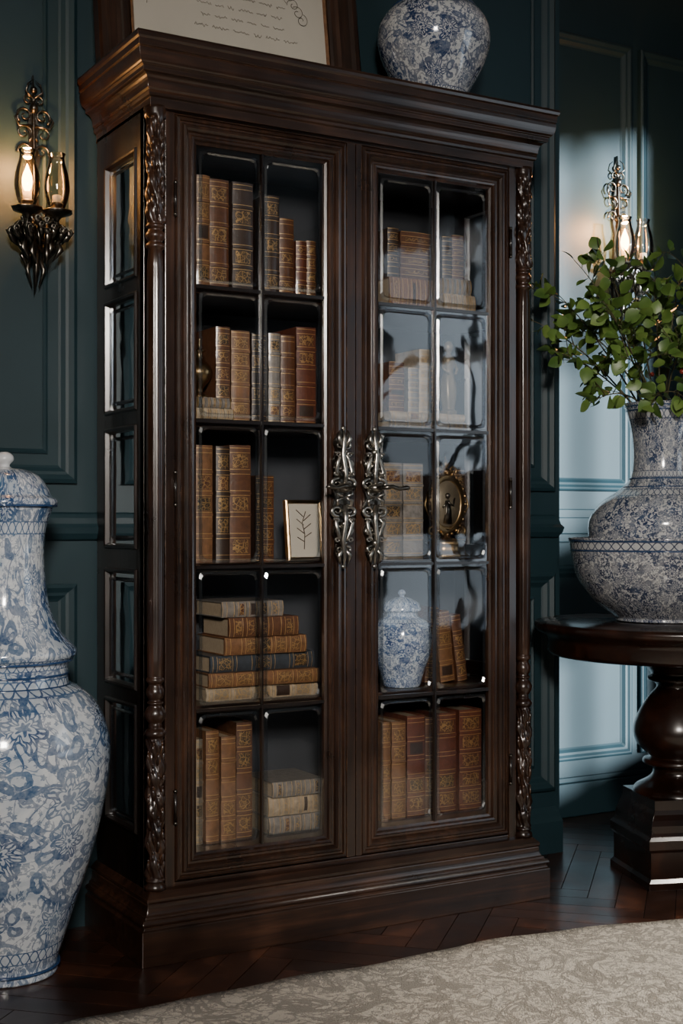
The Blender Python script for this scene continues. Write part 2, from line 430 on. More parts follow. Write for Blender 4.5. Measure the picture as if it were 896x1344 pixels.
c.done(cab, bevel=.0012)
c = B('carcass')
for xs in (0.034, 1.16):
    xe = xs+.022
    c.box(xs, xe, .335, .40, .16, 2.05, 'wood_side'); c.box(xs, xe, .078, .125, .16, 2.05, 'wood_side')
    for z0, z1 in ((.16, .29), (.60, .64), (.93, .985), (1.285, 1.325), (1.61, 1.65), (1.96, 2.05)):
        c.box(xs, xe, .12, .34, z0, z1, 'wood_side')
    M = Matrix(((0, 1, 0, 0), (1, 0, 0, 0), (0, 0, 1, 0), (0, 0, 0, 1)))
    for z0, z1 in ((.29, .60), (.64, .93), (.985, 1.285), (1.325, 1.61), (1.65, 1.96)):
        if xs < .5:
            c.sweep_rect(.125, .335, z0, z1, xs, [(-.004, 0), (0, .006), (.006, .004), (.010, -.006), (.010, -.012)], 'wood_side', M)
c.box(.04, 1.176, .385, .40, .16, 2.05, 'cab_back')
c.box(.04, 1.176, .08, .39, .16, .236, 'wood_h'); c.box(.04, 1.176, .08, .39, 1.99, 2.05, 'wood_h')
c.box(.079, .104, .052, .10, .165, 2.045, 'wood_v'); c.box(1.112, 1.137, .052, .10, .165, 2.045, 'wood_v')
c.box(.034, .08, .078, .10, .165, 2.045, 'wood_v'); c.box(1.136, 1.182, .078, .10, .165, 2.045, 'wood_v')
c.box(.10, 1.12, .056, .09, .165, .176, 'wood_h'); c.box(.10, 1.12, .056, .09, 2.036, 2.048, 'wood_h')
c.box(.586, .63, .10, .125, .2, 2.0, 'wood_v')
for z in (1.627, 1.297, .937, .585):
    c.box(.056, 1.16, .095, .385, z-.011, z+.009, 'wood_h')
c.done(cab, bevel=.0015)
DP = [(0, -.03), (0, .012), (.004, .017), (.010, .018), (.013, .013), (.017, .013), (.021, .018), (.027, .019), (.032, .014), (.036, .008), (.041, .008), (.045, .012), (.050, .011), (.054, .004), (.060, .001), (.060, -.012)]
def door(name, x0, x1, cx0, cx1):
    d = B(name)
    d.sweep_rect(x0, x1, .180, 2.034, .066, DP, 'wood_v')
    d.box(cx0, cx1, .050, .09, .180, 2.034, 'wood_v')
    gx0, gx1, gz0, gz1 = x0+.06, x1-.06, .24, 1.974
    mx = (gx0+gx1)/2
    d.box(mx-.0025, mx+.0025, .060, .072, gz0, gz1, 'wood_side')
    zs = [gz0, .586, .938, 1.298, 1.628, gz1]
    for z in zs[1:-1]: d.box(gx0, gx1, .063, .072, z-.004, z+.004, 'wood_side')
    for a, bq in zip(zs, zs[1:]):
        for u0, u1 in ((gx0, mx), (mx, gx1)):
            q = [d.v(p) for p in ((u0, .069, a), (u1, .069, a), (u1, .069, bq), (u0, .069, bq))]; d.face(q, 'glass')
            rings = []
            for ins, yy in ((.008, .0668), (.0135, .0630), (.0175, .0668)):
                k = .015; xa, xb, za, zb = u0+ins, u1-ins, a+ins+.003, bq-ins-.003
                pts = [(xa+k, za), (xb-k, za), (xb-.004, za+.004), (xb, za+k), (xb, zb-k), (xb-.004, zb-.004), (xb-k, zb), (xa+k, zb), (xa+.004, zb-.004), (xa, zb-k), (xa, za+k), (xa+.004, za+.004)]
                rings.append([d.v((p[0], yy, p[1])) for p in pts])
            for r1, r2 in zip(rings, rings[1:]):
                for i in range(12): d.face([r1[i], r1[(i+1) % 12], r2[(i+1) % 12], r2[i]], 'glass_bevel')
    return d.done(cab)
door('door_left', .106, .586, .586, .6105)
door('door_right', .630, 1.110, .6135, .630)
g = B('side_glass')
for xs in (.045, 1.171):
    for z0, z1 in ((.29, .60), (.64, .93), (.985, 1.285), (1.325, 1.61), (1.65, 1.96)):
        g.face([g.v(p) for p in ((xs, .12, z0), (xs, .34, z0), (xs, .34, z1), (xs, .12, z1))], 'glass')
        if xs < .5:
            rings = []
            for ins, xx in ((.020, .045), (.026, .041), (.030, .045)):
                rings.append([g.v(p) for p in ((xx, .12+ins, z0+ins), (xx, .34-ins, z0+ins), (xx, .34-ins, z1-ins), (xx, .12+ins, z1-ins))])
            for r1, r2 in zip(rings, rings[1:]):
                for i in range(4): g.face([r1[i], r1[(i+1) % 4], r2[(i+1) % 4], r2[i]], 'glass_bevel')
g.done(cab)
def post(name, x, y):
    p = B(name)
    prof = []
    def seg(z0, z1, f, n):
        for i in range(n): 
            z = z0+(z1-z0)*i/n; prof.append((f((z-z0)/(z1-z0)), z))
    seg(.168, .185, lambda t: .026, 2)
    seg(.185, .195, lambda t: .019+.005*math.sin(t*pi), 5)
    seg(.195, .53, lambda t: .020, 110)
    for z0, z1, r0, a in ((.53, .555, .018, .008), (.555, .565, .017, 0), (.565, .61, .015, .011), (.61, .62, .016, .004), (.62, .66, .014, .008), (.66, .68, .016, .006)):
        seg(z0, z1, lambda t, r0=r0, a=a: r0+a*math.sin(t*pi), 8)
    seg(.68, 1.70, lambda t: .0195+.002*math.sin(t*pi), 24)
    for z0, z1, r0, a in ((1.70, 1.72, .017, .007), (1.72, 1.75, .015, .009), (1.75, 1.765, .017, .006)):
        seg(z0, z1, lambda t, r0=r0, a=a: r0+a*math.sin(t*pi), 8)
    seg(1.765, 2.02, lambda t: .020, 90)
    seg(2.02, 2.045, lambda t: .026, 3)
    prof.append((.026, 2.045))
    def fn(r, z, a):
        if .195 < z < .53 or 1.765 < z < 2.02:
            s1 = math.sin(a*3+z*62); s2 = math.sin(-a*2+z*96)
            pet = abs(math.sin(z*38))
            return r*.84 + .0036*s1*abs(s1)**.3 + .0024*s2 + .004*pet + .0012*math.sin(a*11+z*150)
        if .68 < z < 1.70: return r - .0012*max(0, math.cos(a*10))
        return r
    p.lathe(prof, 'wood_v', (x, y, 0), 48, fn)
    for zz in ([.205+i*.052 for i in range(6)] + [1.775+i*.047 for i in range(5)]):
        for q0, ang in enumerate((-2.9, -2.2, -1.57, -.9, -.2)):
            ax, ay = math.cos(ang), math.sin(ang); zz2 = zz+(.02 if q0 % 2 else 0)
            pts = [(x+ax*(.015+q*.009*math.sin(q*pi*.9)), y+ay*(.015+q*.009*math.sin(q*pi*.9)), zz2+.034*q) for q in (0, .25, .5, .75, 1)]
            p.tube(pts, [.0018, .004, .005, .004, .001], 'wood_v', 6)
            tip = pts[-1]; p.ball((tip[0]+ax*.002, tip[1]+ay*.002, tip[2]), .0032, 'wood_v', seg=8)
    p.done(cab)
post('post_left', .054, .054); post('post_right', 1.162, .054)
h = B('hinges')
for x in (.103, 1.113):
    for z in (.36, 1.13, 1.83):
        h.tube([(x, .046, z-.035), (x, .046, z+.035)], .0045, 'wood_side', 8); h.ball((x, .046, z+.039), .005, 'bronze'); h.ball((x, .046, z-.039), .005, 'bronze')
h.done(cab)
def handle(name, x, sgn):
    h = B(name); z = 1.113; y = .036
    T = Matrix.Translation((x, y, z)) @ Matrix.Diagonal((sgn*1.4, 1.1, 1, 1))
    pl = smooth_prof([(-.006, -.165), (-.013, -.14), (-.008, -.12), (-.017, -.09), (-.011, -.06), (-.019, -.03), (-.014, 0), (-.019, .03), (-.011, .06), (-.017, .09), (-.010, .12), (-.014, .145), (-.003, .17)], 4)
    poly = pl + [(-a, bb) for a, bb in reversed(pl)]
    Q = T @ Matrix(((1, 0, 0, 0), (0, 0, -1, 0), (0, 1, 0, 0), (0, 0, 0, 1)))
    h.prism(poly, -.012, -.002, 'bronze', Q)
    S = 'silver'
    for v in (1, -1):
        for m_ in (1, -1):
            h.tube(spiral(m_*.013, v*.035, .003, .014, 0 if m_ > 0 else pi, 1.3*m_*v, -.006), [.0015+.0035*i/22 for i in range(23)], S, 8, T)
            h.tube(spiral(m_*.010, v*.085, .002, .012, 0, 1.4*m_*v, -.006), [.0015+.003*i/22 for i in range(23)], S, 8, T)
            h.tube(spiral(m_*.007, v*.135, .002, .010, 0, -1.3*m_*v, -.005), [.001+.003*i/22 for i in range(23)], S, 8, T)
            h.tube(spiral(m_*.016, v*.060, .0015, .007, pi/2, 1.2*m_*v, -.010, 14), [.001+.0022*i/14 for i in range(15)], S, 7, T)
            h.tube(spiral(m_*.013, v*.110, .0015, .007, pi/2, -1.2*m_*v, -.009, 14), [.001+.0022*i/14 for i in range(15)], S, 7, T)
            h.tube([(m_*.004, -.006, v*.05), (m_*.018, -.010, v*.065), (m_*.010, -.008, v*.10), (m_*.002, -.006, v*.12)], [.003, .005, .004, .002], S, 8, T)
            h.tube([(0, -.008, v*.125), (m_*.012, -.012, v*.150), (m_*.008, -.008, v*.172)], [.003, .005, .0015], S, 8, T)
            h.tube([(m_*.002, -.012, v*.0), (m_*.016, -.012, v*.008), (m_*.014, -.010, v*.022), (m_*.006, -.008, v*.018)], [.002, .004, .004, .002], S, 8, T)
        h.tube([(0, -.012, v*.02), (.002, -.014, v*.06), (-.003, -.012, v*.11), (.001, -.01, v*.155), (0, -.006, v*.178)], [.006, .005, .006, .004, .0015], S, 8, T)
        h.ball((0, -.010, v*.118), .008, S, T); h.ball((0, -.010, v*.068), .007, S, T)
        h.ball((0, -.006, v*.178), .0055, S, T)
    h.ball((0, -.012, .025), .015, S, T, .9)
    h.tube([(0, -.014, .025), (0, -.045, .025)], .006, 'bronze', 10, T)
    h.tube([(.004, -.045, .025), (-.018, -.05, .028), (-.034, -.048, .022), (-.05, -.05, .026), (-.056, -.05, .024)], [.006, .0055, .0045, .006, .002], 'bronze', 10, T)
    h.done(cab)
handle('handle_left', .563, 1); handle('handle_right', .657, -1)

# ------------------------------------------------------------------ books
bk = B('antique_books')
def arcpoly(th, off, u0=0, u1=1, depth=.008, back=.007, n=8):
    pts = []
    for i in range(n+1):
        u = u0+(u1-u0)*i/n
        pts.append((th*u, back - depth*math.sin(pi*(.12+.76*u)) - off))
    pts.append((th*u1, back)); pts.append((th*u0, back)); return pts
def book(T, th, dp, h, cov, bands=5, tooled=True):
    bk.box(0, .0028, .004, dp, 0, h, cov, T); bk.box(th-.0028, th, .004, dp, 0, h, cov, T)
    bk.box(.0028, th-.0028, .006, dp-.005, .003, h-.005, 'pages', T)
    bk.prism(arcpoly(th, 0), 0, h, cov, T, False)
    zs = [h*(.045+.91*i/(bands)) for i in range(bands+1)]
    for i, z in enumerate(zs):
        if 0 < i < bands: bk.prism(arcpoly(th, .0030), z-.0030, z+.0030, cov, T)
        for dz in (-.0066, .0052):
            bk.prism(arcpoly(th, .0004, .03, .97), z+dz, z+dz+.0014, 'gold', T)
    if tooled:
        for i in range(bands):
            if rnd.random() < .7:
                m_ = cov+'_t' if rnd.random() < .65 else rnd.choice(['leather_red_t', 'leather_dark_t', 'leather_dark'])
                bk.prism(arcpoly(th, .0003, .14, .86), zs[i]+.010, zs[i+1]-.010, m_, T)
def up(x, y, z, tilt=0):
    return Matrix.Translation((x, y, z)) @ Matrix.Rotation(tilt, 4, 'Y')
def lie(x, y, z, yaw=0):
    return Matrix.Translation((x, y, z)) @ Matrix.Rotation(yaw, 4, 'Z') @ Matrix(((0, 0, 1, 0), (0, 1, 0, 0), (1, 0, 0, 0), (0, 0, 0, 1)))
S1, S2, S3, S4, S5 = 1.6365, 1.3065, .9465, .5945, .2365
Bn, Tn, Rd, Dk, Gy, Cr, Bl = 'leather_brown', 'leather_tan', 'leather_red', 'leather_dark', 'leather_grey', 'leather_cream', 'leather_blue'
def row(z, items, y=.14):
    for it in items:
        x0, x1, h, mname = it[:4]; tilt = it[4] if len(it) > 4 else 0; yy = it[5] if len(it) > 5 else y+rnd.uniform(-.006, .01)
        zz = z + (abs(math.sin(tilt))*(x1-x0) if tilt > 0 else 0)
        book(up(x0, yy, zz, tilt), x1-x0-.0015, min(.19, h*.72, .375-yy), h, mname, 5 if h > .2 else 4)
row(S1, [(.165, .200, .285, Bn), (.200, .238, .285, Tn), (.239, .297, .283, Bn), (.300, .360, .28, Dk), (.392, .437, .258, Dk), (.439, .483, .205, Bn), (.486, .520, .150, Rd), (.521, .552, .155, Bn)])
row(S2, [(.255, .296, .238, Bn), (.300, .354, .232, Tn), (.357, .400, .228, Dk), (.403, .438, .232, Gy), (.441, .484, .230, Bn), (.488, .548, .255, Rd)])
row(S3, [(.200, .250, .297, Tn), (.255, .295, .295, Dk), (.298, .360, .30, Bn), (.372, .392, .22, Dk), (.395, .448, .225, Bn, 0, .19)])
row(S5, [(.17, .200, .27, Rd), (.203, .225, .265, Cr), (.228, .266, .285, Tn), (.269, .312, .268, Tn), (.314, .360, .30, Bn)])
row(S5, [(.748, .777, .27, Tn), (.781, .828, .268, Tn), (.832, .892, .28, Rd), (.895, .930, .272, Bn), (.936, 1.002, .28, Rd), (1.006, 1.085, .285, Rd)])
row(S3, [(.757, .818, .265, Gy), (.823, .890, .265, Gy)])
row(S3, [(1.04, 1.075, .24, Dk, 0, .27), (1.078, 1.12, .26, Dk, 0, .27)])
row(S4, [(.93, .965, .215, Bn, .08, .2), (.985, 1.035, .20, Tn, -.10, .2), (1.045, 1.08, .19, Bn, -.14, .2)], .2)
def pile(x, z, items, y=.13):
    for dx, L_, th, mname in items:
        book(lie(x+dx, y+rnd.uniform(-.008, .008), z, rnd.uniform(-.03, .03)), th, .17, L_, mname, 5); z += th+.0006
pile(.225, S4, [(.0, .32, .036, Cr), (.002, .315, .036, Tn), (.012, .305, .042, Bl), (.05, .235, .045, Tn), (.058, .20, .050, Bn), (.045, .175, .040, Gy)])
pile(.19, S2, [(0, .10, .028, Cr), (.006, .085, .026, Gy)], .115)
pile(.765, S2, [(0, .25, .022, Gy), (.004, .245, .022, Cr)], .13)
pile(.765, S1, [(0, .155, .08, Tn)], .125)
pile(.945, S1, [(0, .105, .05, Cr), (.006, .09, .045, Gy)], .13)
pile(.41, S5, [(0, .165, .045, Gy), (.002, .16, .05, Cr), (.008, .15, .04, Gy)], .15)
row(S1+.081, [(.772, .81, .135, Dk), (.812, .915, .130, Bn)], .14)
row(S1+.0965, [(.955, .99, .115, Dk), (.992, 1.035, .125, Bn)], .15)
row(S2+.046, [(.775, .826, .135, Bn), (.832, .868, .12, Gy), (.872, .912, .175, Cr), (.915, .945, .13, Dk)], .14)
bk.done()

sp = B('small_urn')
sp.lathe(smooth_prof([(.012, 0), (.028, .003), (.012, .012), (.010, .025), (.026, .045), (.034, .065), (.026, .085), (.012, .098), (.009, .115), (.016, .12), (.004, .128), (.003, .15), (.001, .152)], 4), 'brass', seg=28)
sp.done(loc=(.222, .17, S2+.0565))
fg = B('figurine')
fg.lathe(smooth_prof([(.022, 0), (.024, .008), (.018, .014), (.020, .03), (.024, .06), (.020, .095), (.013, .12), (.017, .14), (.018, .155), (.008, .168), (.007, .173), (.012, .182), (.013, .192), (.009, .202), (.002, .207)], 4), 'tarnish', seg=28,
         fn=lambda r, z, a: r*(1+(.08*math.cos(a*6+z*20) if z < .12 else .05*math.cos(2*a))))
for m_ in (1, -1): fg.tube([(m_*.016, 0, .152), (m_*.024, -.008, .128), (m_*.010, -.02, .112)], [.005, .0045, .003], 'tarnish', 8)
fg.done(loc=(.985, .165, S2+.0465))
fr = B('framed_sketch')
T = Matrix.Translation((.458, .135, S3+.002)) @ Matrix.Rotation(-.12, 4, 'X')
fr.sweep_rect(0, .108, 0, .16, 0, [(0, -.012), (0, .004), (.004, .006), (.009, .003), (.010, -.002)], 'brass', T)
fr.face([fr.v(p, T) for p in ((.009, .001, .009), (.099, .001, .009), (.099, .001, .151), (.009, .001, .151))], 'mat_board')
fr.face([fr.v(p, T) for p in ((0, .012, 0), (.108, .012, 0), (.108, .012, .16), (0, .012, .16))], 'ink')
fr.tube([(.05, -.0005, .03), (.054, -.0005, .07), (.048, -.0005, .10), (.06, -.0005, .13)], .0012, 'ink', 5, T)
for k in range(7): fr.tube([(.052, -.0005, .05+k*.011), (.052+(.022 if k % 2 else -.02), -.0005, .062+k*.012)], .0012, 'ink', 5, T)
fr.done()
ck = B('gilt_oval_frame')
ck.lathe([(.062, 0), (.066, .010), (.056, .018), (.050, .04), (.056, .046), (.038, .054), (.014, .060), (.012, .085)], 'brass', seg=32, fn=lambda r, z, a: r*(1+.04*math.cos(a*8)))
Q = Matrix.Translation((0, 0, .155)) @ Matrix.Diagonal((.92, 1, 1.3, 1)) @ Matrix.Rotation(pi/2, 4, 'X')
ck.lathe([(.060, -.012), (.066, -.010), (.069, 0), (.066, .010), (.060, .014), (.055, .010), (.052, .012), (.050, .008)], 'brass', seg=48, T=Q)
ck.lathe([(.051, .006), (.051, .008), (.001, .0085)], 'tarnish', seg=40, T=Q)
for k in range(24):
    a = k*pi/12; ck.ball((.0665*.92*math.cos(a), -.010, .155+.0665*1.3*math.sin(a)), .0055, 'brass', seg=8)
ck.tube([(0, -.012, .100), (.001, -.014, .135), (-.002, -.014, .165)], [.016, .010, .007], 'bronze', 10, flat=.3)
ck.ball((-.002, -.014, .178), .008, 'bronze', seg=10)
ck.tube([(-.002, -.014, .160), (.018, -.014, .150), (.022, -.014, .172)], .003, 'bronze', 6); ck.tube([(-.002, -.014, .160), (-.018, -.014, .145)], .003, 'bronze', 6)
for s_ in (1, -1):
    ck.tube(spiral(s_*.050, .078, .004, .018, 0, 1.3*s_, -.004), .004, 'brass', 8); ck.tube(spiral(s_*.022, .250, .003, .014, 0, -1.2*s_, -.004), .0035, 'brass', 8)
    ck.tube([(s_*.06, -.004, .12), (s_*.074, -.006, .15), (s_*.064, -.004, .19)], [.002, .004, .002], 'brass', 6)
ck.lathe(smooth_prof([(.012, .240), (.016, .248), (.007, .258), (.011, .268), (.003, .282), (.001, .29)], 4), 'brass', seg=20)
ck.done(loc=(.985, .18, S3))
gj = B('ginger_jar')
gj.lathe(smooth_prof([(.045, 0), (.052, .004), (.062, .04), (.080, .09), (.086, .135), (.076, .175), (.052, .192), (.044, .197), (.044, .208)], 6), 'porc_small', seg=48)
gj.lathe(smooth_prof([(.050, .208), (.054, .212), (.052, .222), (.044, .235), (.022, .246), (.008, .249), (.008, .253), (.012, .258), (.008, .266), (.001, .269)], 5), 'porc_small', seg=40)
gj.done(loc=(.842, .185, S4), rot=SEAM)

# ------------------------------------------------------------------ on top
pf = empty('framed_manuscript', (-.002, .285, 2.2005)); pf.rotation_euler = (-.135, 0, 0)
p = B('frame_border')
p.sweep_rect(0, .775, 0, .78, 0, [(0, -.02), (0, .012), (.006, .018), (.02, .02), (.03, .014), (.05, .010), (.062, .012), (.07, .006), (.082, .004), (.09, .0), (.094, -.006)], 'wood_v')
p.sweep_rect(.0935, .6815, .0935, .6865, 0, [(0, 0), (.003, .003), (.008, -.001), (.012, -.006)], 'leather_tan')
p.box(0.01, .765, .008, .02, .01, .77, 'wood_side'); p.done(pf)
p = B('manuscript')
p.box(.1, .675, .003, .0075, .1, .68, 'mat_board')
for ln in range(12):
    zc = .17+ln*.032
    x = .27+rnd.uniform(0, .05)
    while x < .55:
        wl = rnd.uniform(.02, .05); pts = []
        k = int(wl/.003)
        for i in range(k+1): pts.append((x+i*.003, .002, zc+.0028*math.sin(i*1.9+ln)+rnd.uniform(-.0025, .0035)))
        if len(pts) > 2: p.tube(pts, .0007, 'ink', 4)
        x += wl+.012
for k in range(4):
    p.tube(spiral(.60-.012*k, .24+.02*k, .004, .02, k, 1.2), .0007, 'ink', 4); 
p.tube([(.14, .002, .2), (.16, .002, .35), (.15, .002, .5)], .0007, 'ink', 4)
p.done(pf)

tv = B('porcelain_jar')
tv.lathe(smooth_prof([(.07, 0), (.076, .004), (.085, .04), (.125, .11), (.152, .17), (.160, .22), (.150, .265), (.12, .300), (.092, .316), (.086, .322), (.086, .352), (.09, .356)], 7), 'porc_top', seg=64)
tv.lathe(smooth_prof([(.094, .356), (.098, .362), (.094, .374), (.07, .40), (.03, .415), (.014, .418), (.02, .43), (.012, .445), (.001, .448)], 5), 'porc_top', seg=48)
for zz, rr in ((.322, .0875), (.349, .088), (.300, .121)):
    tv.lathe([(rr-.003, zz-.003), (rr+.0008, zz-.002), (rr+.0008, zz+.002), (rr-.003, zz+.003)], 'porc_blue', seg=64)
tv.done(loc=(.962, .205, 2.2), rot=SEAM)

# ------------------------------------------------------------------ floor vase with lid
fv = B('lidded_floor_vase')
K = 561.5
px = [(78-8, 1282), (70, 1274), (70, 1262), (74, 1240), (92, 1185), (115, 1115), (131, 1045), (137, 995), (134, 960), (120, 925), (100, 905), (84, 897)]
prof = [(a/K, 1.04-(y-690)/K) for a, y in px]
prof[0] = (.118, .0); prof[1] = (.123, .006); prof[2] = (.122, .03)
fv.lathe(smooth_prof(prof, 7), 'porc_floor', seg=72)
px = [(83, 898), (82, 880), (84, 868), (92, 860), (93, 853), (88, 846), (72, 828), (58, 795), (52, 750), (51, 720), (54, 692), (60, 674), (63, 667)]
fv.lathe(smooth_prof([(a/K, 1.04-(y-690)/K) for a, y in px], 7), 'porc_floor', seg=72)
px = [(60, 667), (66, 665), (69, 660), (67, 655), (60, 650), (56, 640), (45, 625), (28, 617), (14, 615), (8, 613), (7, 610), (12, 604), (11, 598), (6, 594), (1, 593)]
fv.lathe(smooth_prof([(a/K, 1.04-(y-690)/K) for a, y in px], 5), 'porc_floor', seg=64, mf=lambda z: 'porc_white' if z > 1.17 else 'porc_floor')
for y_, r_ in ((898, 85.5), (866, 87.5), (883, 83), (664, 68), (1262, 71.5)):
    z_ = 1.04-(y_-690)/K
    fv.lathe([(r_/K-.004, z_-.003), (r_/K+.001, z_-.002), (r_/K+.001, z_+.002), (r_/K-.004, z_+.003)], 'porc_blue', seg=64)
fv.done(loc=(-.285, .145, 0), rot=SEAM)

# ------------------------------------------------------------------ side table
tx, ty = 1.692, -.003
tb = B('pedestal_table')
W = 'wood_table'
tb.lathe([(.05, .655), (.36, .655), (.375, .66), (.382, .672), (.380, .70), (.384, .712), (.392, .716), (.400, .722), (.412, .728), (.420, .736), (.422, .744), (.418, .752), (.410, .756), (.05, .757)], W, seg=96)
tb.lathe(smooth_prof([(.14, .655), (.135, .64), (.10, .63), (.085, .615), (.075, .60), (.085, .592), (.085, .582), (.066, .575), (.06, .56), (.085, .53), (.115, .48), (.128, .435), (.118, .395), (.088, .365), (.078, .355), (.098, .348), (.098, .335), (.075, .328), (.070, .31), (.085, .29), (.12, .27), (.13, .255), (.13, .25)], 4), W, seg=56)
def sqlathe(prof):
    rings = []
    for o, z in prof:
        rings.append([tb.v((sx*o, sy*o, z)) for sx, sy in ((-1, -1), (1, -1), (1, 1), (-1, 1))])
    for a, c2 in zip(rings, rings[1:]):
        for i in range(4): tb.face([a[i], a[(i+1) % 4], c2[(i+1) % 4], c2[i]], W)
    tb.face(rings[0], W); tb.face(rings[-1], W)
sqlathe([(.150, 0), (.150, .02), (.142, .03), (.142, .105), (.150, .115), (.150, .14), (.142, .15), (.138, .16), (.138, .18), (.132, .195), (.128, .21), (.122, .222), (.122, .25)])
tb.done(loc=(tx, ty, 0), bevel=.003, rot=(0, 0, math.radians(-20)))
vx, vy = 1.648, .014
bw = B('porcelain_bowl')
bp = smooth_prof([(.12, 0), (.135, .003), (.135, .012), (.15, .022), (.21, .07), (.25, .13), (.266, .19), (.270, .235), (.275, .243), (.272, .248)], 6)
inn = [(a-.008, z) for a, z in reversed(bp[:-2]) if z > .02]
bw.lathe(bp+inn+[(.1, .02)], 'porc_bowl', seg=80)
for z_, r_ in ((.238, .2722), (.210, .2695)):
    bw.lathe([(r_-.003, z_-.002), (r_+.001, z_-.0015), (r_+.001, z_+.0015), (r_-.003, z_+.002)], 'porc_blue', seg=72)
bw.done(loc=(vx, vy, .7575), rot=SEAM)
va = B('porcelain_vase')
vp = smooth_prof([(.09, 0), (.10, .004), (.12, .03), (.17, .10), (.205, .18), (.216, .250), (.207, .290), (.175, .330), (.128, .362), (.100, .388), (.087, .42), (.084, .48), (.090, .54), (.104, .598), (.110, .614), (.113, .620)], 6)
va.lathe(vp+[(.108, .620), (.10, .60), (.08, .54), (.07, .48), (.05, .4), (.02, .38)], 'porc_table', seg=80)
for z_, r_ in ((.598, .105), (.61, .109), (.397, .0965), (.372, .1155)):
    va.lathe([(r_-.005, z_-.002), (r_+.0012, z_-.0015), (r_+.0012, z_+.0015), (r_-.005, z_+.002)], 'porc_blue', seg=72)
va.done(loc=(vx, vy, .782), rot=SEAM)
fo = B('leafy_branches')
def leaf(p, d, size):
    d = d.normalized(); s_ = d.cross(Vector((rnd.uniform(-1, 1), rnd.uniform(-1, 1), rnd.uniform(-.3, 1.2))))
    if s_.length < .1: s_ = Vector((1, 0, 0))
    s_.normalize(); nrm = s_.cross(d)
    L_ = size; W2 = size*rnd.uniform(.36, .46)
    rows = [(0, .02), (.12, .5), (.3, .92), (.5, 1.0), (.7, .82), (.88, .42), (1, .03)]
    prev = None
    for t, w_ in rows:
        ctr = p + d*L_*t + nrm*(-.22*L_*t*t)
        cur = [fo.v(ctr - s_*W2*w_ + nrm*W2*w_*.22), fo.v(ctr), fo.v(ctr + s_*W2*w_ + nrm*W2*w_*.22)]
        if prev:
            fo.face([prev[0], prev[1], cur[1], cur[0]], 'leaf', True); fo.face([prev[1], prev[2], cur[2], cur[1]], 'leaf', True)
        prev = cur
R_ = Vector((.864, -.504, 0)); F_ = Vector((.504, .864, 0))
def branch(p0, p1, rad, nl, droop=.04, sub=True):
    mid = (p0+p1)/2 + Vector((rnd.uniform(-.03, .03), rnd.uniform(-.03, .03), droop+rnd.uniform(0, .03)))
    pts = []
    for i in range(11):
        t = i/10; pts.append(p0*(1-t)**2 + mid*2*t*(1-t) + p1*t*t)
    fo.tube(pts, [rad*(1-.7*i/10) for i in range(11)], 'stem', 6)
    for i in range(nl):
        t = .36+.64*(i+rnd.random()*.5)/nl; q = min(9, int(t*10)); p = pts[q].lerp(pts[min(q+1, 10)], min(1, t*10-q))
        tang = (pts[min(q+1, 10)]-pts[q]).normalized()
        for sd in (1, -1):
            if rnd.random() < .12: continue
            side = tang.cross(Vector((rnd.uniform(-1, 1), rnd.uniform(-1, 1), rnd.uniform(-1, 1)))).normalized()*sd
            d = side*.9+tang*.5+Vector((0, 0, rnd.uniform(-.4, .3)))
            st = p+d.normalized()*.012
            fo.tube([p, st], .0009, 'stem', 4)
            leaf(st, d, rnd.uniform(.030, .054))
    leaf(pts[-1], pts[-1]-pts[-2], .045)
    if sub:
        for q in (4, 5, 6, 7, 8):
            if rnd.random() < .5:
                tang = (p1-p0).normalized()
                off = Vector((rnd.uniform(-1, 1), rnd.uniform(-1, 1), rnd.uniform(-.5, .9))).normalized()
                branch(pts[q], pts[q]+(tang*.5+off*.8).normalized()*rnd.uniform(.07, .14), rad*.5, 3, .01, False)
ends = [(-.385, .10, .27), (-.33, .0, .16), (-.27, -.05, .42), (-.18, .05, .47), (-.08, .1, .45), (.0, .1, .44), (.08, -.05, .47), (.2, .05, .42),
        (.30, 0, .30), (.32, -.1, .18), (-.22, -.15, .30), (-.16, -.18, .12), (-.22, -.05, .0), (.02, -.2, .14), (.12, -.2, .26), (-.05, -.12, .31), (-.31, .10, .36), (.24, -.1, .05), (-.08, -.2, -.02), (-.26, .05, .24), (.05, -.1, .22)]
for a, f_, z in ends:
    st = R_*a*.12+F_*f_*.12
    branch(st+Vector((0, 0, -.05)), R_*a+F_*f_+Vector((0, 0, z)), .0034, 7, .08)
for k in range(5): fo.ball((rnd.uniform(-.12, .1), rnd.uniform(-.2, 0), rnd.uniform(.05, .25)), .007, 'cherry', seg=8)
fo.done(loc=(vx, vy, 1.40))

